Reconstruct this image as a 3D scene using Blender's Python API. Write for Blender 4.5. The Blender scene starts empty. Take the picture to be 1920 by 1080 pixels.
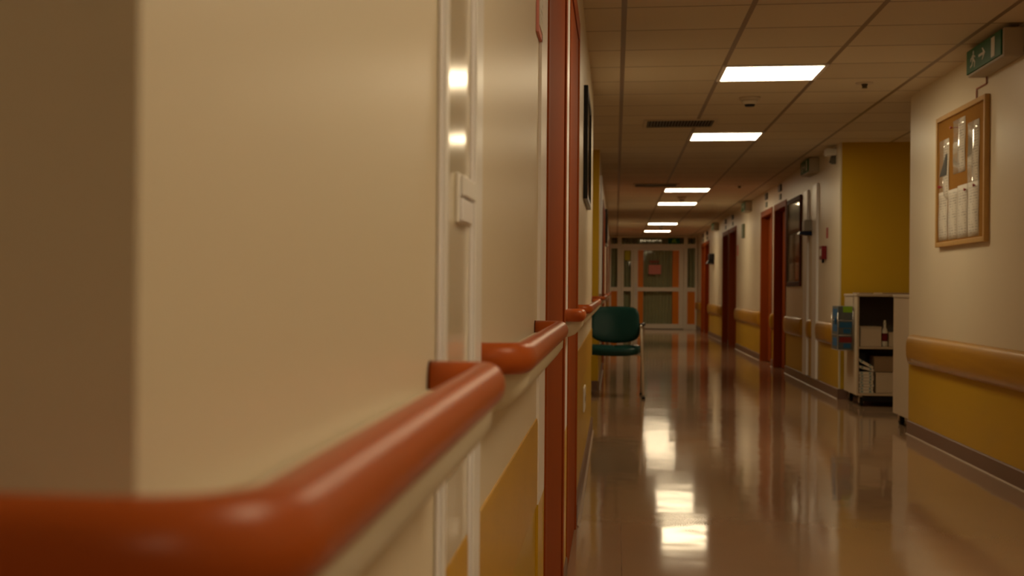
import bpy, bmesh, math, random
from mathutils import Vector, Matrix
random.seed(7)
C = bpy.context.scene.collection
PI = math.pi

# ------------------------------------------------------------------ dimensions (metres)
XL, XR = -0.167, 2.08          # corridor wall planes
CEIL = 2.416
YEND = 37.0
EYE = 1.016
DOOR_H = 2.10

# ------------------------------------------------------------------ materials
MATS = {}
def new_mat(name):
    m = bpy.data.materials.new(name); m.use_nodes = True
    nt = m.node_tree; nt.nodes.clear()
    out = nt.nodes.new('ShaderNodeOutputMaterial')
    b = nt.nodes.new('ShaderNodeBsdfPrincipled')
    nt.links.new(b.outputs[0], out.inputs[0])
    MATS[name] = m
    return m, nt, b, out

def mth(nt, op, a, b=None, c=None):
    n = nt.nodes.new('ShaderNodeMath'); n.operation = op
    for i, v in enumerate((a, b, c)):
        if v is None: continue
        if isinstance(v, (int, float)): n.inputs[i].default_value = v
        else: nt.links.new(v, n.inputs[i])
    return n.outputs[0]

def mixc(nt, fac, a, b, blend='MIX'):
    n = nt.nodes.new('ShaderNodeMix'); n.data_type = 'RGBA'; n.blend_type = blend
    for idx, v in ((0, fac), (6, a), (7, b)):
        if isinstance(v, (int, float)): n.inputs[idx].default_value = v
        elif isinstance(v, tuple): n.inputs[idx].default_value = (*v, 1) if len(v) == 3 else v
        else: nt.links.new(v, n.inputs[idx])
    return n.outputs[2]

def noise(nt, scale, detail=3, coord='Object', vec=None):
    n = nt.nodes.new('ShaderNodeTexNoise'); n.inputs['Scale'].default_value = scale
    n.inputs['Detail'].default_value = detail
    if vec is None:
        t = nt.nodes.new('ShaderNodeTexCoord'); vec = t.outputs[coord]
    nt.links.new(vec, n.inputs['Vector'])
    return n.outputs['Fac']

def bump(nt, b, h, strength=.1, dist=.002):
    n = nt.nodes.new('ShaderNodeBump'); n.inputs['Strength'].default_value = strength
    n.inputs['Distance'].default_value = dist
    nt.links.new(h, n.inputs['Height']); nt.links.new(n.outputs[0], b.inputs['Normal'])

def simple(name, col, rough=.5, var=.08, scale=8, metal=0, spec=.25, bmp=0, coat=0):
    m, nt, b, out = new_mat(name)
    f = noise(nt, scale)
    dark = tuple(c * (1 - var) for c in col); lite = tuple(min(1, c * (1 + var)) for c in col)
    nt.links.new(mixc(nt, f, dark, lite), b.inputs['Base Color'])
    b.inputs['Roughness'].default_value = rough
    b.inputs['Metallic'].default_value = metal
    b.inputs['Specular IOR Level'].default_value = spec
    b.inputs['Coat Weight'].default_value = coat
    b.inputs['Coat Roughness'].default_value = .12
    if bmp: bump(nt, b, noise(nt, scale * 12), bmp)
    return m

CREAM = (.735, .652, .50); YELLOW = (.53, .325, .015); OCHRE = (.56, .32, .035)
# wall paint: cream above, yellow below a painted line
def wall_mat():
    m, nt, b, out = new_mat('wall_paint')
    g = nt.nodes.new('ShaderNodeNewGeometry'); s = nt.nodes.new('ShaderNodeSeparateXYZ')
    nt.links.new(g.outputs['Position'], s.inputs[0])
    low = mth(nt, 'LESS_THAN', s.outputs[2], .548)
    n1 = noise(nt, 1.3, 4, vec=g.outputs['Position'])
    cream = mixc(nt, n1, tuple(c * .95 for c in CREAM), tuple(c * 1.04 for c in CREAM))
    yel = mixc(nt, n1, tuple(c * .93 for c in YELLOW), tuple(c * 1.06 for c in YELLOW))
    nt.links.new(mixc(nt, low, cream, yel), b.inputs['Base Color'])
    b.inputs['Roughness'].default_value = .36
    b.inputs['Specular IOR Level'].default_value = .35
    bump(nt, b, noise(nt, 90, 2, vec=g.outputs['Position']), .06, .002)
    return m
wall_mat()
simple('yellow_paint', YELLOW, .45, .06, 1.5, bmp=.03)
simple('ochre_guard', OCHRE, .38, .10, 6)
simple('gloss_cream', (.74, .67, .52), .16, .03, 2, coat=.3)
def wood_guard():
    m, nt, b, out = new_mat('wood_guard')
    t = nt.nodes.new('ShaderNodeTexCoord'); mp = nt.nodes.new('ShaderNodeMapping')
    mp.inputs['Scale'].default_value = (6, .7, 14)
    nt.links.new(t.outputs['Object'], mp.inputs[0])
    f = noise(nt, 3, 5, vec=mp.outputs[0])
    nt.links.new(mixc(nt, f, (.36, .175, .013), (.50, .265, .025)), b.inputs['Base Color'])
    b.inputs['Roughness'].default_value = .34; b.inputs['Specular IOR Level'].default_value = .25
    return m
wood_guard()
simple('rail_orange', (.41, .085, .014), .34, .06, 10, spec=.22)
simple('support_cream', (.66, .60, .46), .4, .03, 5)
simple('white_trim', (.84, .83, .87), .35, .02, 5)
simple('white_plastic', (.84, .83, .82), .3, .02, 8)
simple('door_brown', (.29, .058, .008), .6, .08, 3, spec=.06)
simple('door_frame_brown', (.30, .060, .008), .55, .05, 3, spec=.08)
simple('baseboard_mauve', (.17, .10, .075), .35, .06, 3)
simple('weld_strip', (.34, .24, .16), .45, .04, 6)
simple('chrome', (.92, .88, .82), .42, .02, 6, metal=1)
simple('aluminium', (.62, .58, .52), .35, .03, 6, metal=1)
simple('green_vinyl', (.007, .044, .038), .36, .10, 14, bmp=.05)
simple('black_plastic', (.010, .009, .009), .4, .1, 10)
simple('dark_rubber', (.012, .011, .010), .6, .1, 10)
simple('exit_green', (.008, .12, .035), .5, .05, 6)
simple('exit_white', (.72, .72, .66), .4, .02, 6)
simple('shaded_housing', (.46, .42, .35), .45, .03, 6)  # white plastic with the shadow on the exit sign housings put into its colour
simple('oak_frame', (.50, .30, .10), .4, .12, 20)
simple('dark_wood_frame', (.085, .024, .009), .6, .1, 12, spec=.08)
simple('black_frame', (.012, .011, .010), .3, .1, 12)
simple('cart_cream', (.58, .49, .37), .4, .03, 3)
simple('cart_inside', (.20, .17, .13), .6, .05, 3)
simple('box_cream', (.62, .54, .42), .6, .05, 9)
simple('box_brown', (.34, .24, .15), .7, .08, 9)
simple('linen_white', (.74, .70, .62), .8, .05, 20)
simple('linen_blue', (.20, .33, .36), .8, .08, 20)
simple('glove_blue', (.02, .12, .28), .5, .12, 30)
simple('glove_grey', (.11, .13, .14), .5, .1, 30)
simple('glove_red', (.22, .022, .02), .5, .1, 30)
simple('lime_green', (.24, .48, .02), .5, .05, 10)
simple('bottle_white', (.72, .70, .62), .3, .03, 10)
simple('red_plastic', (.16, .008, .012), .35, .06, 10)
simple('pink_paper', (.75, .30, .27), .7, .04, 10)
simple('red_ink', (.45, .10, .09), .7, .04, 10)
simple('yellow_sticker', (.52, .48, .015), .5, .05, 10)
simple('orange_panel', (.80, .25, .012), .35, .06, 4)
simple('partition_white', (.88, .84, .72), .35, .03, 4)
simple('plaque_grey', (.10, .095, .08), .4, .1, 20)
simple('plaque_green', (.10, .12, .06), .4, .1, 20)
simple('grey_plastic', (.30, .28, .25), .4, .05, 8)
simple('navy_plastic', (.008, .014, .045), .3, .05, 8)
simple('pin_red', (.35, .02, .02), .3, .02, 8)
simple('pink_cable', (.42, .20, .15), .5, .05, 8)
simple('curtain_grey', (.72, .76, .66), .85, .12, 6)
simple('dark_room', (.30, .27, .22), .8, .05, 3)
simple('dark_print', (.05, .05, .045), .5, .1, 10)
simple('handle_steel', (.10, .085, .07), .35, .05, 8, metal=.8)
simple('vent_dark', (.012, .010, .008), .7, .1, 10)
simple('ceiling_white', (.62, .55, .45), .6, .03, 8)

def cork():
    m, nt, b, out = new_mat('cork')
    f = noise(nt, 160, 4); g = noise(nt, 9, 3)
    c = mixc(nt, f, (.25, .115, .020), (.37, .185, .040))
    nt.links.new(mixc(nt, mth(nt, 'MULTIPLY', g, .35), c, (.26, .11, .025)), b.inputs['Base Color'])
    b.inputs['Roughness'].default_value = .9; b.inputs['Specular IOR Level'].default_value = .08
    bump(nt, b, f, .3, .001)
cork()

def printed(name, base, ink, rough=.45, step=60.0):
    """paper with rows of unreadable small print"""
    m, nt, b, out = new_mat(name)
    t = nt.nodes.new('ShaderNodeTexCoord'); s = nt.nodes.new('ShaderNodeSeparateXYZ')
    nt.links.new(t.outputs['Object'], s.inputs[0])
    row = mth(nt, 'FRACT', mth(nt, 'MULTIPLY', s.outputs[2], step))
    inrow = mth(nt, 'LESS_THAN', row, .45)
    mp = nt.nodes.new('ShaderNodeMapping'); mp.inputs['Scale'].default_value = (60, 60, step)
    nt.links.new(t.outputs['Object'], mp.inputs[0])
    w = mth(nt, 'GREATER_THAN', noise(nt, 1.0, 1, vec=mp.outputs[0]), .47)
    blk = mth(nt, 'GREATER_THAN', noise(nt, 14, 0, vec=t.outputs['Object']), .40)
    gen = nt.nodes.new('ShaderNodeSeparateXYZ'); nt.links.new(t.outputs['Generated'], gen.inputs[0])
    my = mth(nt, 'MULTIPLY', mth(nt, 'GREATER_THAN', gen.outputs[1], .1), mth(nt, 'LESS_THAN', gen.outputs[1], .9))
    mz = mth(nt, 'MULTIPLY', mth(nt, 'GREATER_THAN', gen.outputs[2], .06), mth(nt, 'LESS_THAN', gen.outputs[2], .94))
    f = mth(nt, 'MULTIPLY', mth(nt, 'MULTIPLY', inrow, w), mth(nt, 'MULTIPLY', blk, mth(nt, 'MULTIPLY', my, mz)))
    nt.links.new(mixc(nt, mth(nt, 'MULTIPLY', f, .6), base, ink), b.inputs['Base Color'])
    b.inputs['Roughness'].default_value = rough
printed('print_plain', (.66, .62, .54), (.22, .2, .18), .5)
printed('print_gloss', (.70, .66, .58), (.20, .18, .17), .07)
bpy.data.materials['print_gloss'].node_tree.nodes['Principled BSDF'].inputs['Specular IOR Level'].default_value = .8
MATS['print_gloss'].node_tree.nodes['Principled BSDF'].inputs['Coat Weight'].default_value = .6

def glass(name, tint, rough=.03, ior=1.4, refl=.8):
    m, nt, b, out = new_mat(name)
    nt.nodes.remove(b)
    tr = nt.nodes.new('ShaderNodeBsdfTransparent'); tr.inputs[0].default_value = (*tint, 1)
    gl = nt.nodes.new('ShaderNodeBsdfGlossy'); gl.inputs['Roughness'].default_value = rough
    fr = nt.nodes.new('ShaderNodeFresnel'); fr.inputs[0].default_value = ior
    t = nt.nodes.new('ShaderNodeTexCoord')
    n = nt.nodes.new('ShaderNodeTexNoise'); n.inputs['Scale'].default_value = 3
    nt.links.new(t.outputs['Object'], n.inputs['Vector'])
    bp = nt.nodes.new('ShaderNodeBump'); bp.inputs['Strength'].default_value = .08; bp.inputs['Distance'].default_value = .01
    nt.links.new(n.outputs['Fac'], bp.inputs['Height']); nt.links.new(bp.outputs[0], gl.inputs['Normal'])
    mx = nt.nodes.new('ShaderNodeMixShader')
    nt.links.new(mth(nt, 'MULTIPLY', fr.outputs[0], refl), mx.inputs[0]); nt.links.new(tr.outputs[0], mx.inputs[1]); nt.links.new(gl.outputs[0], mx.inputs[2])
    nt.links.new(mx.outputs[0], out.inputs[0])
glass('clear_glass', (.95, .95, .92), refl=.38)
glass('smoked_glass', (.88, .88, .80))

def floor_mat():
    m, nt, b, out = new_mat('vinyl_floor')
    g = nt.nodes.new('ShaderNodeNewGeometry'); s = nt.nodes.new('ShaderNodeSeparateXYZ')
    P = g.outputs['Position']; nt.links.new(P, s.inputs[0])
    f = mixc(nt, noise(nt, 180, 3, vec=P), (.30, .195, .115), (.40, .265, .165))
    f2 = mixc(nt, mth(nt, 'MULTIPLY', noise(nt, 1.1, 4, vec=P), .4), f, (.25, .15, .085))
    # welded joints of the vinyl sheets
    def line(sock, at, w):
        return mth(nt, 'LESS_THAN', mth(nt, 'ABSOLUTE', mth(nt, 'SUBTRACT', sock, at)), w)
    j = line(s.outputs[0], .03, .0018)
    for y in (7.45, 10.6, 16.2, 22.0):
        j = mth(nt, 'MAXIMUM', j, line(s.outputs[1], y, .006))
    nt.links.new(mixc(nt, mth(nt, 'MULTIPLY', j, .45), f2, (.13, .06, .04)), b.inputs['Base Color'])
    r = mth(nt, 'ADD', mth(nt, 'MULTIPLY', noise(nt, .9, 4, vec=P), .07), .045)
    nt.links.new(r, b.inputs['Roughness'])
    b.inputs['Specular IOR Level'].default_value = .36
    mp = nt.nodes.new('ShaderNodeMapping'); mp.inputs['Scale'].default_value = (1.2, .8, 1)
    nt.links.new(P, mp.inputs[0])
    bump(nt, b, noise(nt, 2.2, 2, vec=mp.outputs[0]), .10, .02)
floor_mat()

def ceiling_mat():
    m, nt, b, out = new_mat('ceiling_tiles')
    g = nt.nodes.new('ShaderNodeNewGeometry'); s = nt.nodes.new('ShaderNodeSeparateXYZ')
    P = g.outputs['Position']; nt.links.new(P, s.inputs[0])
    def grid(sock, off, w):
        a = mth(nt, 'FRACT', mth(nt, 'ADD', mth(nt, 'DIVIDE', mth(nt, 'SUBTRACT', sock, off), .625), 100.5))
        return mth(nt, 'LESS_THAN', mth(nt, 'ABSOLUTE', mth(nt, 'SUBTRACT', a, .5)), w)
    gx = grid(s.outputs[0], .0325, .022); gy = grid(s.outputs[1], 8.9075, .015)
    line = mth(nt, 'MAXIMUM', gx, gy)
    sp = noise(nt, 140, 3, vec=P)
    n = nt.nodes.new('ShaderNodeTexWhiteNoise'); n.noise_dimensions = '2D'
    fl = nt.nodes.new('ShaderNodeVectorMath'); fl.operation = 'FLOOR'
    mp = nt.nodes.new('ShaderNodeMapping'); mp.inputs['Scale'].default_value = (1 / .625, 1 / .625, 0)
    mp.inputs['Location'].default_value = (-.0325 / .625, -8.9075 / .625, 0)
    nt.links.new(P, mp.inputs[0]); nt.links.new(mp.outputs[0], fl.inputs[0]); nt.links.new(fl.outputs[0], n.inputs['Vector'])
    tile = mixc(nt, n.outputs['Value'], (.70, .63, .52), (.78, .71, .59))
    tile = mixc(nt, mth(nt, 'MULTIPLY', sp, .3), tile, (.58, .51, .41))
    nt.links.new(mixc(nt, line, tile, (.26, .19, .14)), b.inputs['Base Color'])
    nt.links.new(mth(nt, 'SUBTRACT', .9, mth(nt, 'MULTIPLY', line, .5)), b.inputs['Roughness'])
    b.inputs['Specular IOR Level'].default_value = .3
    h = mth(nt, 'SUBTRACT', 1, line)
    bump(nt, b, h, .5, .006)
ceiling_mat()

def emit(name, col, k):
    m, nt, b, out = new_mat(name)
    b.inputs['Base Color'].default_value = (.8, .8, .75, 1)
    b.inputs['Emission Color'].default_value = (*col, 1); b.inputs['Emission Strength'].default_value = k
    b.inputs['Roughness'].default_value = .5
LIGHT_COL = (1.0, .79, .49)
emit('lamp_diffuser', LIGHT_COL, 16.0)

# ------------------------------------------------------------------ mesh builder
class MB:
    def __init__(s): s.bm = bmesh.new()
    def box(s, x0, x1, y0, y1, z0, z1, mi=0):
        r = bmesh.ops.create_cube(s.bm, size=1)
        for v in r['verts']:
            v.co = Vector(((x0 + x1) / 2 + v.co.x * (x1 - x0), (y0 + y1) / 2 + v.co.y * (y1 - y0), (z0 + z1) / 2 + v.co.z * (z1 - z0)))
        for f in {f for v in r['verts'] for f in v.link_faces}: f.material_index = mi
        return s
    def cyl(s, p0, p1, r0, r1=None, n=20):
        p0, p1 = Vector(p0), Vector(p1); d = p1 - p0
        M = Matrix.Translation((p0 + p1) / 2) @ d.to_track_quat('Z', 'Y').to_matrix().to_4x4()
        r = bmesh.ops.create_cone(s.bm, cap_ends=True, segments=n, radius1=r0, radius2=r0 if r1 is None else r1, depth=d.length, matrix=M)
        for f in {f for v in r['verts'] for f in v.link_faces}:
            if len(f.verts) == 4: f.smooth = True
        return s
    def tube(s, pts, r, n=18, cap=True, sx=1.0):
        pts = [Vector(p) for p in pts]; rings = []
        for i, p in enumerate(pts):
            t = (pts[min(i + 1, len(pts) - 1)] - pts[max(i - 1, 0)]).normalized()
            up = Vector((0, 0, 1)) if abs(t.z) < .95 else Vector((1, 0, 0))
            a = t.cross(up).normalized(); b = a.cross(t).normalized()
            rings.append([s.bm.verts.new(p + a * math.cos(2 * PI * k / n) * r + b * math.sin(2 * PI * k / n) * r * sx) for k in range(n)])
        for A, B in zip(rings, rings[1:]):
            for k in range(n):
                f = s.bm.faces.new((A[k], A[(k + 1) % n], B[(k + 1) % n], B[k])); f.smooth = True
        if cap:
            s.bm.faces.new(rings[0][::-1]); s.bm.faces.new(rings[-1])
        return s
    def prism(s, poly, axis, a, b, mi=0):
        """poly of 2D points; axis 'y': (x,z) extruded in y; 'x': (y,z) extruded in x; 'z': (x,y) extruded in z"""
        def P(u, v, w): return {'y': (u, w, v), 'x': (w, u, v), 'z': (u, v, w)}[axis]
        A = [s.bm.verts.new(P(u, v, a)) for u, v in poly]; B = [s.bm.verts.new(P(u, v, b)) for u, v in poly]
        n = len(poly); fs = [s.bm.faces.new(A), s.bm.faces.new(B[::-1])]
        for k in range(n): fs.append(s.bm.faces.new((A[k], B[k], B[(k + 1) % n], A[(k + 1) % n])))
        for f in fs: f.material_index = mi
        return s
    def loft(s, rings, cap=True, smooth=True):
        R = [[s.bm.verts.new(p) for p in ring] for ring in rings]; n = len(R[0])
        for A, B in zip(R, R[1:]):
            for k in range(n):
                f = s.bm.faces.new((A[k], A[(k + 1) % n], B[(k + 1) % n], B[k])); f.smooth = smooth
        if cap: s.bm.faces.new(R[0][::-1]); s.bm.faces.new(R[-1])
        return s
    def build(s, name, mat, parent=None, org=None, bevel=0, local=False, label=None):
        bmesh.ops.recalc_face_normals(s.bm, faces=s.bm.faces)
        me = bpy.data.meshes.new(name)
        if not local:
            o0 = Vector(org) if org is not None else (Vector(parent['_w']) if parent is not None else None)
            if o0 is None:
                xs = [v.co for v in s.bm.verts]
                o0 = Vector(((min(v.x for v in xs) + max(v.x for v in xs)) / 2, (min(v.y for v in xs) + max(v.y for v in xs)) / 2, min(v.z for v in xs)))
            bmesh.ops.translate(s.bm, verts=s.bm.verts, vec=-o0)
        s.bm.to_mesh(me); s.bm.free()
        o = bpy.data.objects.new(name, me); C.objects.link(o)
        for mm in (mat if isinstance(mat, (list, tuple)) else [mat]): me.materials.append(MATS[mm])
        if parent is not None:
            o.parent = parent
            if not local: o.location = o0 - Vector(parent['_w'])
        elif not local: o.location = o0
        if not local: o['_w'] = tuple(o0)
        if bevel:
            m = o.modifiers.new('bevel', 'BEVEL'); m.width = bevel; m.segments = 3; m.limit_method = 'ANGLE'; m.angle_limit = .6
            for p in me.polygons: p.use_smooth = True
            try: me.set_sharp_from_angle(angle=.9)
            except Exception: pass
            w = o.modifiers.new('wn', 'WEIGHTED_NORMAL'); w.keep_sharp = True
        if label: o['label'] = label
        return o

def tag(o, label, cat, group=None, kind=None):
    o['label'] = label; o['category'] = cat
    if group: o['group'] = group
    if kind: o['kind'] = kind
    return o
def thing(name, loc, label, cat, group=None, kind=None, rotz=0):
    o = bpy.data.objects.new(name, None); C.objects.link(o); o.location = loc; o.rotation_euler = (0, 0, rotz)
    o.empty_display_size = .1; o['_w'] = tuple(loc)
    return tag(o, label, cat, group, kind)
def struct(o, label, cat): return tag(o, label, cat, None, 'structure')

def arc_path(pts, rad, n=8):
    """polyline with rounded corners"""
    pts = [Vector(p) for p in pts]; out = [pts[0]]
    for i in range(1, len(pts) - 1):
        a = (pts[i - 1] - pts[i]).normalized(); b = (pts[i + 1] - pts[i]).normalized()
        r = rad[i - 1] if isinstance(rad, (list, tuple)) else rad
        p0, p1 = pts[i] + a * r, pts[i] + b * r
        for k in range(n + 1):
            t = k / n
            out.append(p0 * (1 - t) ** 2 + pts[i] * 2 * t * (1 - t) + p1 * t ** 2)
    out.append(pts[-1]); return out

# ------------------------------------------------------------------ the setting
YB = -8.0       # wall behind the camera
NEAR = .474     # corner of the near left wall
ALC_L = (10.15, 14.15); ALC_R = (10.47, 13.63)
L_DOORS = [(3.33, 4.46), (4.88, 5.98), (17.84, 19.07), (19.39, 20.78), (25.04, 26.55), (26.65, 28.1), (32.2, 33.55), (33.75, 35.0)]
R_DOORS = [(17.84, 19.07), (19.39, 20.78), (25.04, 26.50), (26.70, 28.1), (32.2, 33.55), (33.75, 35.0)]

o = MB().box(-1.7, 3.5, YB - .2, YEND + 2.2, -.12, 0).build('floor', 'vinyl_floor'); struct(o, 'glossy brown vinyl floor of the corridor', 'floor')
o = MB().box(-1.7, 3.5, YB - .2, YEND + 2.2, CEIL, CEIL + .12).build('ceiling', 'ceiling_tiles'); struct(o, 'suspended ceiling of square tiles over the corridor', 'ceiling')

def wall_segments(m, x0, x1, y0, y1, doors):
    y = y0
    for a, b in doors:
        if b < y0 or a > y1: continue
        m.box(x0, x1, y, a, 0, CEIL); m.box(x0, x1, a, b, DOOR_H, CEIL); y = b
    m.box(x0, x1, y, y1, 0, CEIL)
m = MB()
wall_segments(m, XL - .16, XL, NEAR, ALC_L[0], L_DOORS)
wall_segments(m, XL - .16, XL, ALC_L[1], YEND, L_DOORS)
m.box(-1.62, XL - .16, NEAR, NEAR + .16, 0, CEIL)           # return of the near corner
m.box(-1.62, -1.5, YB, NEAR, 0, CEIL)
m.box(-1.45, -1.33, ALC_L[0] - .2, ALC_L[1] + .2, 0, CEIL)     # back of the left recess
m.box(-1.33, XL - .16, ALC_L[0] - .16, ALC_L[0], 0, CEIL)
o = m.build('wall_left', 'wall_paint'); struct(o, 'cream corridor wall with yellow dado and orange handrails', 'wall')
o = MB().box(-1.33, XL - .16, ALC_L[1], ALC_L[1] + .16, 0, CEIL).box(XL - .16, XL - .0, ALC_L[1] - .004, ALC_L[1], 0, CEIL).build('wall_left_recess', 'yellow_paint')
struct(o, 'all yellow end wall of the recess behind the green chair', 'wall')
m = MB()
wall_segments(m, XR, XR + .16, YB, ALC_R[0], [])
wall_segments(m, XR, XR + .16, ALC_R[1], YEND, R_DOORS)
m.box(XR + .16, 3.32, ALC_R[0] - .16, ALC_R[0], 0, CEIL)
m.box(3.2, 3.32, ALC_R[0], ALC_R[1] + .2, 0, CEIL)
o = m.build('wall_right', 'wall_paint'); struct(o, 'cream corridor wall with yellow dado and wooden bumper rails', 'wall')
o = MB().box(XR + .004, 3.2, ALC_R[1] - .006, ALC_R[1], 0, CEIL).build('wall_right_recess', 'yellow_paint')
struct(o, 'all yellow wall behind the white trolley', 'wall')
o = MB().box(-1.5, XR, YB - .12, YB, 0, CEIL).build('wall_back', 'wall_paint'); struct(o, 'cream wall closing the corridor behind the viewer', 'wall')
# room behind the glazed end screen
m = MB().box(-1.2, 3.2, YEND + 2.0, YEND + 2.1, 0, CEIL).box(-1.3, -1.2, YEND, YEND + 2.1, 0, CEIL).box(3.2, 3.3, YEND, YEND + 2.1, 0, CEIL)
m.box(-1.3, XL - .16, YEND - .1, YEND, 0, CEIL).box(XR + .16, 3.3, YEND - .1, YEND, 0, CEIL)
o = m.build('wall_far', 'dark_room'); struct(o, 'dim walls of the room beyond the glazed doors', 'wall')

def gaps(y0, y1, doors):
    out = []; y = y0
    for a, b in doors:
        if b < y0 or a > y1: continue
        if a - y > .02: out.append((y, a))
        y = b
    if y1 - y > .02: out.append((y, y1))
    return out
L_RUNS = gaps(NEAR, ALC_L[0], L_DOORS) + gaps(ALC_L[1], YEND, L_DOORS)
R_RUNS = gaps(YB, ALC_R[0], []) + gaps(ALC_R[1], YEND, R_DOORS)
FR = .05   # door casing overlap on the wall
def trim_y(run, doors):
    a, b = run
    return (a + (FR if any(abs(a - d[1]) < .01 for d in doors) else 0), b - (FR if any(abs(b - d[0]) < .01 for d in doors) else 0))
m = MB(); w = MB()
for r in L_RUNS:
    a, b = trim_y(r, L_DOORS)
    m.prism([(XL, .001), (XL + .012, .001), (XL + .012, .092), (XL + .006, .10), (XL, .10)], 'y', a, b)
    w.prism([(XL + .012, .001), (XL + .022, .001), (XL + .012, .008)], 'y', a, b)
m.box(-1.32, XL - .002, ALC_L[1] - .016, ALC_L[1] - .004, .001, .10)
m.box(-1.5, XL, NEAR - .012, NEAR, .001, .10)
struct(m.build('baseboard_left', 'baseboard_mauve'), 'mauve brown skirting under the handrail wall', 'skirting')
struct(w.build('trim_1', 'weld_strip'), 'pale sealing strip along the floor under the handrails', 'trim')
m = MB(); w = MB()
for r in R_RUNS:
    a, b = trim_y(r, R_DOORS)
    m.prism([(XR, .001), (XR - .012, .001), (XR - .012, .092), (XR - .006, .10), (XR, .10)], 'y', a, b)
    w.prism([(XR - .012, .001), (XR - .022, .001), (XR - .012, .008)], 'y', a, b)
m.box(XR - .01, 3.2, ALC_R[1] - .018, ALC_R[1] - .006, .001, .10)
m.box(XR, 3.2, ALC_R[0], ALC_R[0] + .012, .001, .10)
struct(m.build('baseboard_right', 'baseboard_mauve'), 'mauve brown skirting under the wooden bumper rails', 'skirting')
struct(w.build('trim_2', 'weld_strip'), 'pale sealing strip along the floor under the bumper rails', 'trim')
# flat ochre guard band on the left wall
m = MB()
for r in L_RUNS:
    a, b = trim_y(r, L_DOORS)
    segs = [(a, b)]
    if a < 1: segs = [(a, 1.30), (1.346, 1.58), (1.682, b - .30 + .0)]
    if abs(b - L_DOORS[0][0] + FR) < .02: segs[-1] = (1.682, 3.02)
    for p, q in segs:
        if q - p > .02: m.prism([(XL, .548), (XL + .003, .548), (XL + .004, .56), (XL + .004, .725), (XL + .003, .737), (XL, .737)], 'y', p, q)
struct(m.build('trim_3', 'ochre_guard'), 'flat ochre guard band above the yellow dado under the handrails', 'trim')
# white corner post of the right wall by the recess
struct(MB().box(XR - .002, XR + .012, ALC_R[1] - .008, ALC_R[1] + .02, .10, CEIL).build('trim_4', 'support_cream'), 'white corner strip beside the yellow recess wall', 'trim')
# white lining beside the first brown door: plaster strip standing 4 mm proud, yellow below
m, nt, b, out = new_mat('white_lining')
g = nt.nodes.new('ShaderNodeNewGeometry'); sx = nt.nodes.new('ShaderNodeSeparateXYZ'); nt.links.new(g.outputs['Position'], sx.inputs[0])
nt.links.new(mixc(nt, mth(nt, 'LESS_THAN', sx.outputs[2], .55), (.88, .85, .84), (.62, .38, .02)), b.inputs['Base Color']); b.inputs['Roughness'].default_value = .35
struct(MB().box(XL, XL + .006, 3.03, 3.28, .10, CEIL).build('trim_5', 'white_lining'), 'white lining strip in front of the first brown door', 'trim')
struct(MB().box(XL, XL + .006, 4.515, 4.825, .10, CEIL).build('trim_6', 'white_lining'), 'narrow white lining strip between the two near brown doors', 'trim')

# ------------------------------------------------------------------ doors
def door(n, side, y0, y1, label):
    s = 1 if side == 'L' else -1; X = XL if side == 'L' else XR
    t = thing('door_%d' % n, (X, (y0 + y1) / 2, 0), label, 'door', kind='structure')
    def bx(m, d0, d1, a, b, z0, z1):   # d = distance out from the wall plane into the corridor
        xa, xb = sorted((X + s * d0, X + s * d1)); return m.box(xa, xb, a, b, z0, z1)
    m = MB(); pr = .010
    bx(m, .0005, pr, y0 - FR, y0 + .03, 0, DOOR_H + FR); bx(m, .0005, pr, y1 - .03, y1 + FR, 0, DOOR_H + FR); bx(m, .0005, pr, y0 + .03, y1 - .03, DOOR_H - .03, DOOR_H + FR)
    bx(m, -.155, .0005, y0 + .001, y0 + .03, 0, DOOR_H - .001); bx(m, -.155, .0005, y1 - .03, y1 - .001, 0, DOOR_H - .001); bx(m, -.155, .0005, y0 + .03, y1 - .03, DOOR_H - .03, DOOR_H - .001)
    m.build('door_frame', 'door_frame_brown', t, bevel=.003)
    rc = .095 if side == 'R' else 0
    m = MB(); bx(m, -.044 - rc, .004 - rc, y0 + .033, y1 - .033, .008, DOOR_H - .033)
    leaf = m.build('door_leaf', 'door_brown', t, bevel=.002)
    hy = y0 + .10
    m = MB(); bx(m, .004 - rc, .0065 - rc, hy - .02, hy + .02, .97, 1.13)
    if side == 'R':
        m.cyl((X + s * (.006 - rc), hy, 1.06), (X + s * (.022 - rc), hy, 1.06), .008); bx(m, .016 - rc, .024 - rc, hy - .008, hy + .10, 1.052, 1.068)
    m.build('door_handle', 'handle_steel' if side == 'R' else 'door_frame_brown', leaf)
    return t
ln = ['first brown door past the near handrails', 'second brown door past the near handrails, before the framed picture',
      'brown door on the handrail wall, first of the pair beyond the green chair', 'brown door on the handrail wall, second of the pair beyond the green chair',
      'brown door on the handrail wall, third beyond the green chair', 'brown door on the handrail wall, fourth beyond the green chair',
      'brown door on the handrail wall, last but one before the glazed screen', 'brown door on the handrail wall, last before the glazed screen']
k = 1
for (a, b), l in zip(L_DOORS, ln): door(k, 'L', a, b, l); k += 1
rn = ['dark brown door right next to the glazed notice case', 'brown door second from the glazed notice case', 'brown door third from the glazed notice case',
      'brown door fourth from the glazed notice case', 'brown door on the bumper rail wall, last but one before the glazed screen', 'brown door on the bumper rail wall, last before the glazed screen']
for (a, b), l in zip(R_DOORS, rn): door(k, 'R', a, b, l); k += 1

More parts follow.
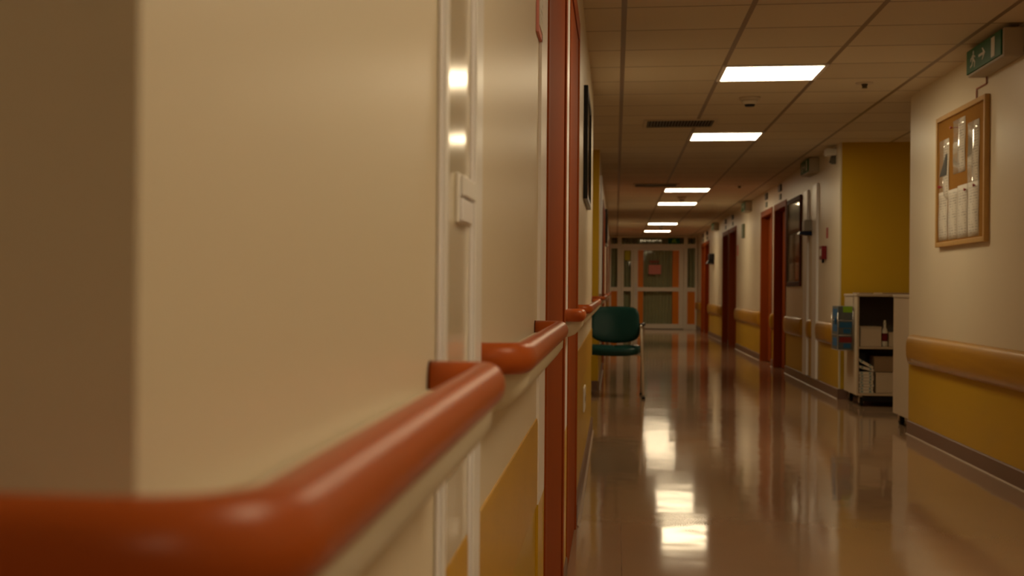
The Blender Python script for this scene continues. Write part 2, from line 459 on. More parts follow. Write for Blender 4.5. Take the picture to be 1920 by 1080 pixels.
# ------------------------------------------------------------------ glazed end screen
SC = 2.247 / 160.0
def ex(px): return XL + (px - 1145) * SC * 1.0
def ez(py): return max(0, (612 - py) * CEIL / 178.0)
Y0, Y1 = YEND - .06, YEND
screen = thing('window_1', ((XL + XR) / 2, YEND, 0), 'white framed glazed screen with orange panels closing the far end', 'glazed screen', kind='structure')
m = MB()
XA, XB = XL + .002, XR - .002
m.box(XA, XA + .05, Y0, Y1, 0, CEIL - .001).box(XB - .045, XB, Y0, Y1, 0, CEIL - .001)                    # side posts
m.box(1 * (ex(1160)), ex(1167.5), Y0, Y1, 0, CEIL - .001).box(ex(1281), ex(1288), Y0, Y1, 0, CEIL - .001)  # mullions
m.box(XA + .05, ex(1160), Y0 + .004, Y1 - .004, ez(458), ez(449)).box(ex(1167.5), ex(1281), Y0 + .004, Y1 - .004, ez(457), ez(449)).box(ex(1288), XB - .045, Y0 + .004, Y1 - .004, ez(457), ez(449))
m.box(XA + .05, XB - .045, Y0 + .006, Y1 - .006, CEIL - .045, CEIL - .002)
for a, b in ((XA + .05, ex(1160)), (ex(1288), XB - .045)):
    m.box(a, b, Y0 + .004, Y1 - .004, ez(540), ez(532)); m.box(a, b, Y0 + .004, Y1 - .004, 0.001, ez(602))
m.build('frame', 'partition_white', screen, bevel=.004)
def pane(a, b, z0, z1, mat, nm, parent, yo=.03):
    return MB().box(a, b, Y0 + yo - .004, Y0 + yo + .004, z0, z1).build(nm, mat, parent)
for a, b in ((XA + .05, ex(1160)), (ex(1288), XB - .045)):
    pane(a, b, ez(532), ez(458), 'smoked_glass', 'glass_pane', screen)
    pane(a, b, ez(602), ez(540), 'orange_panel', 'orange_panel', screen)
for a, b in ((XA + .05, ex(1160)), (ex(1167.5), ex(1281)), (ex(1288), XB - .045)):
    pane(a, b, ez(449), CEIL - .045, 'smoked_glass', 'transom_pane', screen)
def leaf(n, a, b, label):
    t = thing('door_%d' % n, ((a + b) / 2, YEND, 0), label, 'glazed door', kind='structure')
    st = .115 if b - a > .8 else .055
    m = MB(); ya, yb = Y0 - .008, Y0 + .036
    zt = ez(457) - .004
    m.box(a, a + st, ya, yb, .012, zt).box(b - st, b, ya, yb, .012, zt)
    m.box(a + st, b - st, ya, yb, .012, ez(602)).box(a + st, b - st, ya, yb, ez(540), ez(532)).box(a + st, b - st, ya, yb, zt - .06, zt)
    m.build('leaf_frame', 'partition_white', t, bevel=.004)
    return t, a + st, b - st, zt - .06
d, a, b, zt = leaf(k, ex(1189.5), ex(1280.6), 'wide glazed leaf of the far doors with orange strips and a pink notice'); k += 1
for z0, z1 in ((ez(602), ez(540)), (ez(532), zt)):
    pane(a, a + .14, z0, z1, 'orange_panel', 'orange_strip', d); pane(b - .165, b, z0, z1, 'orange_panel', 'orange_strip', d)
    pane(a + .14, b - .165, z0, z1, 'smoked_glass', 'glass_pane', d)
hx = a - .05
m = MB().tube(arc_path([(hx, Y0 - .008, .90), (hx, Y0 - .07, .90), (hx, Y0 - .07, 1.16), (hx, Y0 - .008, 1.16)], .03), .014, 12)
m.box(hx - .03, hx + .03, Y0 - .014, Y0 - .008, .80, 1.2)
m.build('pull_handle', 'white_plastic', d)
m = MB().box(a + .1, a + .55, Y0 - .06, Y0 - .008, zt + .005, zt + .05)
m.build('door_closer', 'partition_white', d, bevel=.004)
d2, a2, b2, zt2 = leaf(k, ex(1168), ex(1189), 'narrow glazed side leaf of the far doors with a yellow sticker'); k += 1
for z0, z1 in ((ez(602), ez(540)), (ez(532), zt2)): pane(a2, b2, z0, z1, 'smoked_glass', 'glass_pane', d2)
tag(MB().box(a2 + .02, b2 - .02, Y0 + .020, Y0 + .0255, zt2 - .26, zt2 - .01).build('sticker', 'yellow_sticker'), 'square yellow sticker on the narrow glazed leaf', 'sticker')
tag(MB().box(ex(1217), ex(1240), Y0 + .020, Y0 + .0255, ez(507), ez(489)).build('notice', 'pink_paper'), 'pink paper notice on the glass of the far door', 'notice')
m = MB()
for i in range(9):
    xx = ex(1219) + i * .027; m.box(xx, xx + .019, Y0 + .021, Y0 + .0255, ez(485) - .004 * (i % 3), ez(481) + .008 * (i % 2))
tag(m.build('lettering', 'red_ink'), 'small red lettering above the pink notice on the far door', 'lettering')
# folded grey curtain behind the glass
m = MB(); N = 240; pts0 = []; pts1 = []
for i in range(N + 1):
    xx = -.15 + 2.2 * i / N; yy = YEND + .16 + .025 * math.sin(i * 2 * PI / 9.3) + .01 * math.sin(i * .21)
    pts0.append((xx, yy)); pts1.append((xx, yy + .004))
m.prism(pts0 + pts1[::-1], 'z', .04, CEIL - .06)
o = m.build('curtain', 'curtain_grey'); tag(o, 'grey folded curtain hanging behind the glazed doors', 'curtain')

# ------------------------------------------------------------------ ceiling lights and fittings
def ceil_light(x, y, label):
    t = thing('ceiling_light', (x, y, CEIL), label, 'ceiling light', 'square ceiling panel lights')
    h = .306; m = MB()
    for a in (-1, 1):
        m.box(x + a * h - .012, x + a * h + .012, y - h - .012, y + h + .012, CEIL - .010, CEIL - .0005)
        m.box(x - h + .012, x + h - .012, y + a * h - .012, y + a * h + .012, CEIL - .010, CEIL - .0005)
    m.build('frame', 'white_trim', t)
    MB().box(x - h + .012, x + h - .012, y - h + .012, y + h - .012, CEIL - .007, CEIL - .001).build('diffuser', 'lamp_diffuser', t)
    return t
LY = [9.22, 12.97, 19.85, 22.97, 29.95, 33.7]
LN = ['lit square ceiling panel just past the sprinkler disc, nearest in view', 'lit square ceiling panel right behind the slotted vent, second in view',
      'lit square ceiling panel right behind the farther slotted vent', 'lit square ceiling panel beyond the farther smoke detector, fourth in view', 'lit square ceiling panel fifth in view along the corridor',
      'lit square ceiling panel last before the glazed screen']
for y, l in zip(LY, LN): ceil_light(.97, y, l)
ceil_light(.97, 1.095, 'unseen lit ceiling panel above the near handrails, shifted to brighten the wall')  # out of view, shifted off the panel spacing to brighten the near wall
ceil_light(.97, -2.03, 'unseen lit ceiling panel behind the viewer, placed to brighten the near corner wall')  # out of view, position chosen to light the wall end that faces back
ceil_light(.97, 4.845, 'unseen ceiling panel added to brighten the first brown door and its wall')  # extra panel out of view, added to brighten the first door and nearby wall

def detector(x, y, label):
    t = thing('smoke_detector', (x, y, CEIL), label, 'smoke detector', 'ceiling smoke detectors')
    MB().cyl((x, y, CEIL - .018), (x, y, CEIL - .0005), .074, .078, 28).build('base', 'ceiling_white', t)
    MB().cyl((x, y, CEIL - .052), (x, y, CEIL - .018), .048, .062, 28).build('housing', 'ceiling_white', t)
    MB().cyl((x, y, CEIL - .066), (x, y, CEIL - .052), .032, .040, 20).build('sensor', 'black_plastic', t)
detector(.95, 10.4, 'white smoke detector beyond the nearest panel light'); detector(.97, 21.3, 'white smoke detector in front of the fourth panel light'); detector(.97, 31.0, 'white smoke detector in front of the last panel light')
def sprinkler(x, y, label):
    t = thing('sprinkler', (x, y, CEIL), label, 'sprinkler', 'ceiling sprinklers')
    MB().cyl((x, y, CEIL - .008), (x, y, CEIL - .0005), .055, .06, 26).build('disc', 'ceiling_white', t)
    MB().cyl((x, y, CEIL - .032), (x, y, CEIL - .008), .014, .022, 16).cyl((x, y, CEIL - .036), (x, y, CEIL - .032), .018, n=16).build('nozzle', 'handle_steel', t)
sprinkler(1.64, 9.75, 'ceiling sprinkler disc near the nearest panel light'); sprinkler(1.62, 19.1, 'ceiling sprinkler disc near the third panel light')
def vent(x0, x1, y0, y1, label):
    t = thing('ceiling_vent', ((x0 + x1) / 2, (y0 + y1) / 2, CEIL), label, 'air vent', 'slotted ceiling vents')
    m = MB(); z0, z1 = CEIL - .012, CEIL - .0005
    m.box(x0 - .03, x0, y0, y1, z0, z1).box(x1, x1 + .03, y0, y1, z0, z1).box(x0 - .03, x1 + .03, y0 - .02, y0, z0, z1).box(x0 - .03, x1 + .03, y1, y1 + .02, z0, z1)
    m.build('frame', 'ceiling_white', t)
    MB().box(x0, x1, y0, y1, CEIL - .004, CEIL - .001).build('backing', 'vent_dark', t)
    m = MB(); n = 22
    for i in range(n):
        xx = x0 + (i + .5) * (x1 - x0) / n
        m.prism([(xx - .006, z0 + .001), (xx - .002, z0 + .001), (xx + .006, z1 - .004), (xx + .002, z1 - .004)], 'y', y0, y1)
    m.build('slats', 'plaque_grey', t)
vent(.25, .79, 11.68, 12.16, 'slotted ceiling vent in front of the second panel light'); vent(.25, .79, 18.65, 19.18, 'slotted ceiling vent in front of the third panel light')

# ------------------------------------------------------------------ handrails of the left wall
RZ, RX, RR = .930, XL + .054, .0168
def handrail(path, rads, base, label, sup):
    t = thing('handrail', base, label, 'handrail', 'orange handrails on the left wall')
    MB().tube(arc_path(path, rads, 10), RR, 28, sx=1.18).build('rail', 'rail_orange', t)
    m = MB()
    for seg in sup:      # (kind, a, b): cream supporting profile between rail and wall
        if seg[0] == 'y':
            _, a, b = seg; e = .028
            prof = [(XL + .0005, .858), (XL + .018, .860), (XL + .036, .868), (RX - .004, .881), (RX + .006, .896), (RX + .008, RZ - .012), (RX - .006, RZ - .006), (XL + .0005, RZ - .004)]
            ctr = Vector((XL, 0, .90)); rings = []
            for u in (0, .18, .45, .75, 1):       # rounded ends
                kk = math.sin(u * PI / 2); rings.append([(XL + .0005 + (px - XL) * (.45 + .55 * kk), a + e * u, RZ - .006 - (RZ - .006 - pz) * (.5 + .5 * kk)) for px, pz in prof])
            for u in (1, .75, .45, .18, 0):
                kk = math.sin(u * PI / 2); rings.append([(XL + .0005 + (px - XL) * (.45 + .55 * kk), b - e * u, RZ - .006 - (RZ - .006 - pz) * (.5 + .5 * kk)) for px, pz in prof])
            m.loft(rings, smooth=False)
        else:            # across a corner wall facing -y at plane Yw
            _, a, b, Yw = seg
            m.prism([(Yw - .0005, .850), (Yw - .020, .853), (Yw - .040, .862), (Yw - .056, .876), (Yw - .064, .893), (Yw - .065, RZ - .010), (Yw - .0005, RZ - .006)], 'x', a, b)
    m.build('support_profile', 'support_cream', t, bevel=.003)
    for p in (path[0], path[-1]):   # rail end rosettes, coloured dark as the shadow gap at the wall
        if abs(p[0] - XL) < .01: MB().tube([(XL + .0003, p[1], p[2]), (XL + .002, p[1], p[2])], RR * 1.02, 24, sx=1.18).build('shadow_rosette', 'dark_wood_frame', t)
    return t
XW = XL + .002
handrail([(-1.2, NEAR - .054, RZ), (RX, NEAR - .054, RZ), (RX, 1.262, RZ), (XW, 1.262, RZ)], [.055, .020], (XL, .8, RZ), 'orange handrail nearest the viewer, bending round the wall corner', [('y', NEAR + .0, 1.245), ('x', -1.2, XL + .02, NEAR)])
handrail([(XW, 1.712, RZ), (RX, 1.712, RZ), (RX, 2.94, RZ), (XW, 2.94, RZ)], [.05, .020], (XL, 2.3, RZ), 'orange handrail between the white trunking and the first brown door', [('y', 1.735, 2.925)])
handrail([(XW, 4.585, RZ), (RX, 4.585, RZ), (RX, 4.80, RZ), (XW, 4.80, RZ)], [.02, .02], (XL, 4.7, RZ), 'short orange handrail piece between the two near brown doors', [('y', 4.605, 4.785)])
handrail([(XW, 6.14, RZ), (RX, 6.14, RZ), (RX, 10.05, RZ), (XW, 10.05, RZ)], [.04, .02], (XL, 8, RZ), 'orange handrail under the framed picture, ending in front of the green chair', [('y', 6.17, 10.03)])
handrail([(-1.2, ALC_L[1] - .062, RZ), (RX, ALC_L[1] - .062, RZ), (RX, 17.70, RZ), (XW, 17.70, RZ)], [.055, .02], (XL, 16, RZ), 'orange handrail bending out of the yellow recess behind the green chair', [('y', ALC_L[1], 17.68), ('x', -1.2, XL + .02, ALC_L[1] - .006)])
handrail([(XW, 20.9, RZ), (RX, 20.9, RZ), (RX, 24.9, RZ), (XW, 24.9, RZ)], [.04, .02], (XL, 22.9, RZ), 'orange handrail under the distant black picture frame', [('y', 20.93, 24.88)])
handrail([(XW, 28.2, RZ), (RX, 28.2, RZ), (RX, 32.1, RZ), (XW, 32.1, RZ)], [.04, .02], (XL, 30, RZ), 'orange handrail next to last before the glazed screen', [('y', 28.23, 32.08)])
handrail([(XW, 35.1, RZ), (RX, 35.1, RZ), (RX, 36.8, RZ), (XW, 36.8, RZ)], [.04, .02], (XL, 36, RZ), 'orange handrail last before the glazed screen', [('y', 35.13, 36.78)])

# vertical white trunking with a glossy panel between, left and right
def trunk(side, y0, y1, d, ztop, label, z0=.10):
    X = XL if side == 'L' else XR; s = 1 if side == 'L' else -1
    t = thing('cable_trunking', (X, (y0 + y1) / 2, .1), label, 'trunking', 'vertical white trunking strips')
    xa, xb = sorted((X + s * .0005, X + s * d)); e = min(.012, (y1 - y0) * .22)
    m = MB().box(xa, xb, y0, y1, z0, ztop)
    m.build('base_profile', 'white_trim', t, bevel=.002)
    xa, xb = sorted((X + s * d, X + s * (d + .003)))
    MB().box(xa, xb, y0 + e, y1 - e, z0, ztop - .01).build('cover_strip', 'white_plastic', t, bevel=.001)
    return t
trunk('L', 1.302, 1.345, .005, CEIL - .002, 'narrow white trunking strip just behind the nearest handrail end')
trunk('L', 1.582, 1.68, .006, CEIL - .002, 'wide white trunking strip carrying the small white switch')
trunk('R', 15.02, 15.36, .02, 2.14, 'white vertical trunking closer to the red alarm box')
trunk('R', 15.74, 16.08, .02, 2.12, 'white vertical trunking beside the glazed notice case')
struct(MB().box(XL, XL + .0025, 1.346, 1.581, .737, CEIL - .002).build('trim_7', 'gloss_cream'), 'glossy cream wall panel between the two near trunking strips', 'panel')
# small white switch on the trunking
t = thing('light_switch', (XL + .003, 1.49, 1.084), 'small white double switch high on the near white trunking', 'switch')
MB().box(XL + .0026, XL + .007, 1.435, 1.565, 1.084, 1.136).build('plate', 'white_plastic', t, bevel=.002)
MB().box(XL + .007, XL + .012, 1.445, 1.56, 1.112, 1.134).build('upper_rocker', 'white_plastic', t, bevel=.002)
MB().box(XL + .007, XL + .010, 1.445, 1.545, 1.086, 1.110).build('lower_rocker', 'white_trim', t, bevel=.002)
# red edged sign close to the first door
t = thing('door_sign', (XL, 2.98, 1.55), 'narrow red edged sign high up before the first brown door', 'sign')
MB().box(XL + .0005, XL + .006, 2.90, 3.05, 1.55, 1.95).build('red_edge', 'pink_paper', t)
MB().box(XL + .006, XL + .0075, 2.912, 3.038, 1.565, 1.935).build('sign_face', 'print_plain', t)
# socket plate low on the left wall
t = thing('wall_socket', (XL, 7.65, .36), 'white socket plate low on the yellow dado below the framed picture', 'socket')
MB().box(XL + .0005, XL + .009, 7.52, 7.80, .36, .49).build('plate', 'white_plastic', t, bevel=.003)
for yy in (7.59, 7.73): MB().cyl((XL + .0085, yy, .425), (XL + .0105, yy, .425), .022, n=18).build('outlet', 'grey_plastic', t)
# framed pictures on the left wall
def picture(y0, y1, z0, z1, d, label, frame='black_frame'):
    t = thing('framed_picture', (XL, (y0 + y1) / 2, z0), label, 'picture'); w = .03; m = MB()
    m.box(XL + .0005, XL + d, y0, y0 + w, z0, z1).box(XL + .0005, XL + d, y1 - w, y1, z0, z1).box(XL + .0005, XL + d, y0 + w, y1 - w, z0, z0 + w).box(XL + .0005, XL + d, y0 + w, y1 - w, z1 - w, z1)
    m.build('frame', frame, t, bevel=.003)
    MB().box(XL + .0005, XL + .006, y0 + w, y1 - w, z0 + w, z1 - w).build('print', 'dark_print', t)
    MB().box(XL + d - .008, XL + d - .005, y0 + w, y1 - w, z0 + w, z1 - w).build('glass', 'clear_glass', t)
picture(7.2, 8.25, 1.48, 2.06, .022, 'black framed glazed picture on the wall past the second brown door')
picture(21.6, 23.2, 1.72, 2.25, .035, 'distant black framed case on the handrail wall beyond the recess')
trunk('L', 14.7, 15.1, .02, 2.2, 'white vertical trunking on the handrail wall just past the recess', .97)

# ------------------------------------------------------------------ bumper rails of the right wall
def bumper(y0, y1, label):
    t = thing('bumper_rail', (XR, (y0 + y1) / 2, .5), label, 'bumper rail', 'wooden bumper rails on the right wall')
    prof = [(0, .500), (.022, .506), (.036, .525), (.044, .56), (.046, .61), (.044, .655), (.036, .69), (.022, .709), (0, .715)]
    m = MB(); rings = []; e = min(.06, (y1 - y0) * .3)
    def ring(y, kx):
        return [(XR - .0005 - d * kx, y, .6075 + (z - .6075) * (.9 + .1 * kx)) for d, z in prof]
    for u in (0, .1, .3, .6, 1): rings.append(ring(y0 + e * u, max(.15, math.sin(u * PI / 2))))
    n = max(2, int((y1 - y0) / 1.0))
    for i in range(1, n): rings.append(ring(y0 + e + (y1 - y0 - 2 * e) * i / n, 1))
    for u in (1, .6, .3, .1, 0): rings.append(ring(y1 - e * u, max(.15, math.sin(u * PI / 2))))
    m.loft(rings); o = m.build('rail_profile', 'wood_guard', t)
    return t
bumper(YB + .05, 10.40, 'long wooden bumper rail on the near wall below the cork board')
bumper(13.75, 14.97, 'wooden bumper rail below the red alarm box beside the trolley')
bumper(15.40, 15.70, 'short wooden bumper piece between the two white trunking strips')
bumper(16.14, 17.74, 'wooden bumper rail below the glazed notice case')
bumper(20.88, 24.94, 'wooden bumper rail between the first and second pair of brown doors')
bumper(28.2, 32.1, 'wooden bumper rail between the second and third pair of brown doors')
bumper(35.1, 36.9, 'wooden bumper rail last before the glazed screen')
bumper(19.14, 19.32, 'tiny wooden bumper piece between the first pair of brown doors')

# ------------------------------------------------------------------ exit signs
def exit_sign(y0, L, label, zt=2.405):
    t = thing('exit_sign', (XR, y0 + L / 2, zt - .15), label, 'exit sign', 'green exit signs on the right wall')
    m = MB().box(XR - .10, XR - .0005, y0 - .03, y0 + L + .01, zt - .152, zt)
    m.build('housing', 'shaded_housing', t, bevel=.006)
    MB().box(XR - .108, XR - .100, y0 + .0, y0 + L, zt - .138, zt - .006).build('green_panel', 'exit_green', t, bevel=.002)
    # pictogram, read from the corridor: far end = running figure, arrow, door at the near end
    zc = zt - .072; q = L / .62
    def pl(m, pts, yc):
        return m.prism([(yc - u * q, zc + v) for u, v in pts], 'x', XR - .1095, XR - .108)
    c = y0 + L * .80; m = MB()      # running figure at the far end, arrow, door at the near end
    pl(m, [(.012 * math.cos(i * PI / 5) + .010, .037 + .012 * math.sin(i * PI / 5)) for i in range(10)], c)
    pl(m, [(-.012, .026), (.014, .028), (.020, .002), (.006, -.008), (-.010, -.002)], c)
    pl(m, [(.010, .026), (.044, .014), (.044, .006), (.010, .014)], c)
    pl(m, [(-.010, .026), (-.040, .010), (-.046, -.004), (-.038, -.006), (-.030, .002), (-.006, .014)], c)
    pl(m, [(.016, .004), (.044, -.016), (.036, -.048), (.026, -.046), (.030, -.020), (.004, -.006)], c)
    pl(m, [(-.010, 0), (.006, -.004), (-.012, -.032), (-.050, -.040), (-.050, -.032), (-.020, -.024)], c)
    m.build('running_figure', 'exit_white', t)
    c = y0 + L * .53
    pl(MB(), [(-.06, .007), (.025, .007), (.002, .032), (.015, .032), (.060, 0), (.015, -.032), (.002, -.032), (.025, -.007), (-.06, -.007)], c).build('arrow', 'exit_white', t)
    c = y0 + L * .22
    pl(MB(), [(-.026, .052), (.034, .052), (.034, -.052), (-.026, -.052)], c).build('door_symbol', 'exit_white', t)
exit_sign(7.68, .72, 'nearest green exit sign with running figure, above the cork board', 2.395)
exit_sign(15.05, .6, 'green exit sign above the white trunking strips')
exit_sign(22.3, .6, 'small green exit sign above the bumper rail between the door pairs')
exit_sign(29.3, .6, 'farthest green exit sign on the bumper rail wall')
# hanging exit sign panel on the end transom
t = thing('exit_sign', (ex(1264), Y0, 2.2), 'small green exit sign on the transom of the glazed screen', 'exit sign')
MB().box(ex(1252), ex(1274), Y0 - .02, Y0 + .002, 2.215, 2.365).build('green_panel', 'exit_green', t)
MB().prism([(ex(1259), 2.24), (ex(1261), 2.24), (ex(1263), 2.28), (ex(1266), 2.24), (ex(1268), 2.24), (ex(1265), 2.31), (ex(1268), 2.32), (ex(1264), 2.345), (ex(1260), 2.31)], 'y', Y0 - .022, Y0 - .02).build('pictogram', 'lime_green', t)

# ------------------------------------------------------------------ cork board and papers
BY0, BY1, BZ0, BZ1 = 8.31, 9.53, 1.305, 2.14
t = thing('notice_board', (XR, (BY0 + BY1) / 2, BZ0), 'cork notice board in an oak frame with seven papers', 'notice board')
m = MB(); w = .03
m.box(XR - .03, XR - .0005, BY0, BY0 + w, BZ0, BZ1).box(XR - .03, XR - .0005, BY1 - w, BY1, BZ0, BZ1).box(XR - .03, XR - .0005, BY0 + w, BY1 - w, BZ0, BZ0 + w).box(XR - .03, XR - .0005, BY0 + w, BY1 - w, BZ1 - w, BZ1)
m.build('frame', 'oak_frame', t, bevel=.003)
MB().box(XR - .016, XR - .0005, BY0 + w, BY1 - w, BZ0 + w, BZ1 - w).build('cork_panel', 'cork', t)
def paper(x, y0, y1, z0, z1, mat, label, group, cat='paper', curl=.006):
    """sheet standing off a right hand wall board, slightly curled"""
    m = MB(); rings = []; n = 8
    for i in range(n + 1):
        u = i / n; zz = z0 + (z1 - z0) * u; dx = curl * (math.sin(u * PI * 1.3) ** 2) * .6 + .0012
        rings.append([(x - dx, y0, zz), (x - dx - .001 - curl * .3 * math.sin(u * 3), (y0 + y1) / 2, zz), (x - dx, y1, zz), (x - dx + .0008, y1, zz), (x - dx - curl * .3 * math.sin(u * 3), (y0 + y1) / 2, zz), (x - dx + .0008, y0, zz)])
    m.loft(rings); return tag(m.build('paper', mat), label, cat, group)
G = 'papers pinned to the cork board'; xb = XR - .016
p1 = paper(xb, 9.21, 9.47, 1.60, 1.985, 'print_gloss', 'glossy sheet with a dark triangle, upper row nearest the recess end of the cork board', G)
MB().prism([(9.25, 1.755), (9.445, 1.755), (9.25, 1.90)], 'x', xb - .0085, xb - .008).build('printed_triangle', 'dark_print', p1)
paper(xb, 8.80, 9.10, 1.745, 2.075, 'print_gloss', 'glossy sheet in the middle of the upper row on the cork board', G)
paper(xb, 8.47, 8.735, 1.615, 2.02, 'print_gloss', 'tall glossy sheet in the upper row under the exit sign end of the cork board', G)
for (a, b, z0, z1), l in zip(((9.245, 9.485, 1.345, 1.655), (8.985, 9.225, 1.345, 1.655), (8.735, 8.98, 1.345, 1.665), (8.475, 8.725, 1.345, 1.665)),
        ('printed sheet in the lower row of the cork board, first below the triangle sheet', 'printed sheet in the lower row of the cork board, second from the recess end', 'printed sheet in the lower row of the cork board, third from the recess end', 'printed sheet in the lower row of the cork board, last at the near frame')):
    paper(xb, a, b, z0, z1, 'print_plain', l, G, curl=.004)
def pin(y, z, label):
    t = thing('push_pin', (xb, y, z), label, 'pin', 'red push pins on the cork board')
    MB().cyl((xb - .011, y, z), (xb, y, z), .004, .003, 10).cyl((xb - .017, y, z), (xb - .011, y, z), .0085, .0085, 12).build('pin_head', 'pin_red', t)
pin(9.40, 1.69, 'red push pin between the two rows of papers'); pin(9.445, 1.693, 'red push pin closest to the far frame, between the rows'); pin(9.125, 2.04, 'red push pin beside the middle upper sheet')
pin(8.765, 1.63, 'red push pin at the foot of the tall glossy sheet'); pin(8.55, 1.64, 'red push pin on the tall glossy sheet')
tag(MB().tube(arc_path([(XR - .006, 8.37, 2.242), (XR - .006, 8.37, 2.205), (XR - .006, 8.59, 2.205), (XR - .006, 8.59, 2.141)], .012), .005, 8).build('cable', 'pink_cable'), 'thin reddish cable from the nearest exit sign to the cork board', 'cable')

# ------------------------------------------------------------------ glazed notice case with papers
cy0, cy1, cz0, cz1 = 16.34, 17.58, 1.07, 2.11
t = thing('notice_case', (XR, (cy0 + cy1) / 2, cz0), 'dark framed glazed notice case between trunking and brown door', 'notice case')
m = MB(); w = .055; d = .026
m.box(XR - d, XR - .0005, cy0, cy0 + w, cz0, cz1).box(XR - d, XR - .0005, cy1 - w, cy1, cz0, cz1).box(XR - d, XR - .0005, cy0 + w, cy1 - w, cz0, cz0 + w).box(XR - d, XR - .0005, cy0 + w, cy1 - w, cz1 - w, cz1)
m.box(XR - d + .008, XR - .0005, cy0 + w, cy1 - w, 1.70, 1.74).box(XR - d + .008, XR - .0005, cy0 + w, cy1 - w, 1.36, 1.40)
m.build('frame', 'dark_wood_frame', t, bevel=.004)
MB().box(XR - .006, XR - .0005, cy0 + w, cy1 - w, cz0 + w, cz1 - w).build('back_panel', 'black_frame', t)
MB().box(XR - d + .003, XR - d + .006, cy0 + w, cy1 - w, cz0 + w, cz1 - w).build('glass', 'clear_glass', t)
G = 'papers behind glass in the notice case'; i = 0
ords = ['first', 'second', 'third', 'fourth']
for z0, z1, rn_ in ((1.42, 1.68, 'upper'), (1.15, 1.34, 'lower')):
    for j in range(2):
        a = cy0 + .13 + j * .54
        paper(XR - .0075, a, a + .36, z0, z1, 'print_plain', 'paper in the %s row of the notice case, %s from the trunking' % (rn_, ords[j]), G, curl=.003)

# ------------------------------------------------------------------ small things on the right wall
t = thing('fire_alarm_box', (XR, 14.58, 1.33), 'small red alarm box on the wall between trunking and yellow recess', 'alarm box')
MB().box(XR - .05, XR - .0005, 14.44, 14.62, 1.335, 1.47).build('housing', 'red_plastic', t, bevel=.006)
MB().box(XR - .052, XR - .05, 14.48, 14.58, 1.37, 1.44).build('glass_plate', 'exit_white', t)
MB().cyl((XR - .025, 14.53, 1.30), (XR - .025, 14.53, 1.335), .012, n=12).build('key_switch', 'black_plastic', t)
t = thing('wall_sticker', (XR, 14.40, 1.55), 'narrow reddish sticker above the red alarm box', 'sticker')
MB().box(XR - .004, XR - .0002, 14.37, 14.47, 1.545, 1.65).build('sticker_sheet', 'red_ink', t)
t = thing('wall_dispenser', (XR, 15.55, 1.6), 'grey wall dispenser with dark blue lever between the trunking strips', 'dispenser')
MB().box(XR - .09, XR - .0005, 15.46, 15.64, 1.66, 1.78).build('body', 'grey_plastic', t, bevel=.01)
MB().prism([(XR - .14, 1.625), (XR - .006, 1.61), (XR - .006, 1.659), (XR - .13, 1.655)], 'y', 15.47, 15.63).build('lever', 'navy_plastic', t, bevel=.004)
t = thing('wall_dispenser', (XR, 30.7, 1.66), 'distant black dispenser on the wall before the third pair of doors', 'dispenser')
MB().box(XR - .11, XR - .0005, 30.5, 30.9, 1.66, 1.80).build('body', 'black_plastic', t, bevel=.02)
MB().prism([(XR - .16, 1.59), (XR - .02, 1.58), (XR - .02, 1.66), (XR - .12, 1.66)], 'y', 30.55, 30.85).build('lever', 'black_plastic', t)
t = thing('wall_speaker', (XR, 13.93, 2.26), 'small white grilled box with dark bracket high beside the yellow recess', 'wall speaker')
MB().box(XR - .10, XR - .0005, 13.86, 14.0, 2.32, 2.385).build('housing', 'white_plastic', t, bevel=.006)
m = MB()
for i in range(7): m.box(XR - .098 + i * .012, XR - .092 + i * .012, 13.857, 13.8605, 2.325, 2.38)
m.build('grille', 'exit_white', t)
MB().box(XR - .04, XR - .0005, 13.90, 13.96, 2.24, 2.32).cyl((XR - .05, 13.93, 2.25), (XR - .03, 13.93, 2.32), .012, n=10).build('bracket', 'plaque_grey', t)
t = thing('direction_sign', (XR, 23.6, 1.95), 'narrow dark green upright sign between the first and second door pairs', 'sign')
MB().box(XR - .03, XR - .0005, 23.45, 23.75, 1.885, 2.11).build('plate', 'plaque_green', t, bevel=.003)
t = thing('wall_sticker', (XR, 24.75, 1.62), 'pinkish sticker beside the third brown door', 'sticker')
MB().box(XR - .004, XR - .0002, 24.65, 24.85, 1.62, 1.80).build('sticker_sheet', 'pink_paper', t)
# number plates above the right hand doors
dn = ['the dark door beside the notice case', 'the second brown door from the notice case', 'the third brown door from the notice case', 'the fourth brown door from the notice case', 'the last but one brown door on the bumper rail wall', 'the last brown door on the bumper rail wall']
for (a, b), l in zip(R_DOORS, dn):
    c = (a + b) / 2
    t = thing('door_plate', (XR, c, 2.28), 'dark square plate above ' + l, 'door plate', 'plates above the doors')
    MB().box(XR - .02, XR - .0005, c - .13, c + .13, 2.29, 2.375).build('plate', 'plaque_grey', t, bevel=.002)
    t = thing('door_number', (XR, c, 2.18), 'small number plate directly above ' + l, 'number plate', 'small plates above the doors')
    MB().box(XR - .012, XR - .0005, c - .08, c + .08, 2.185, 2.255).build('plate', 'plaque_green', t, bevel=.002)

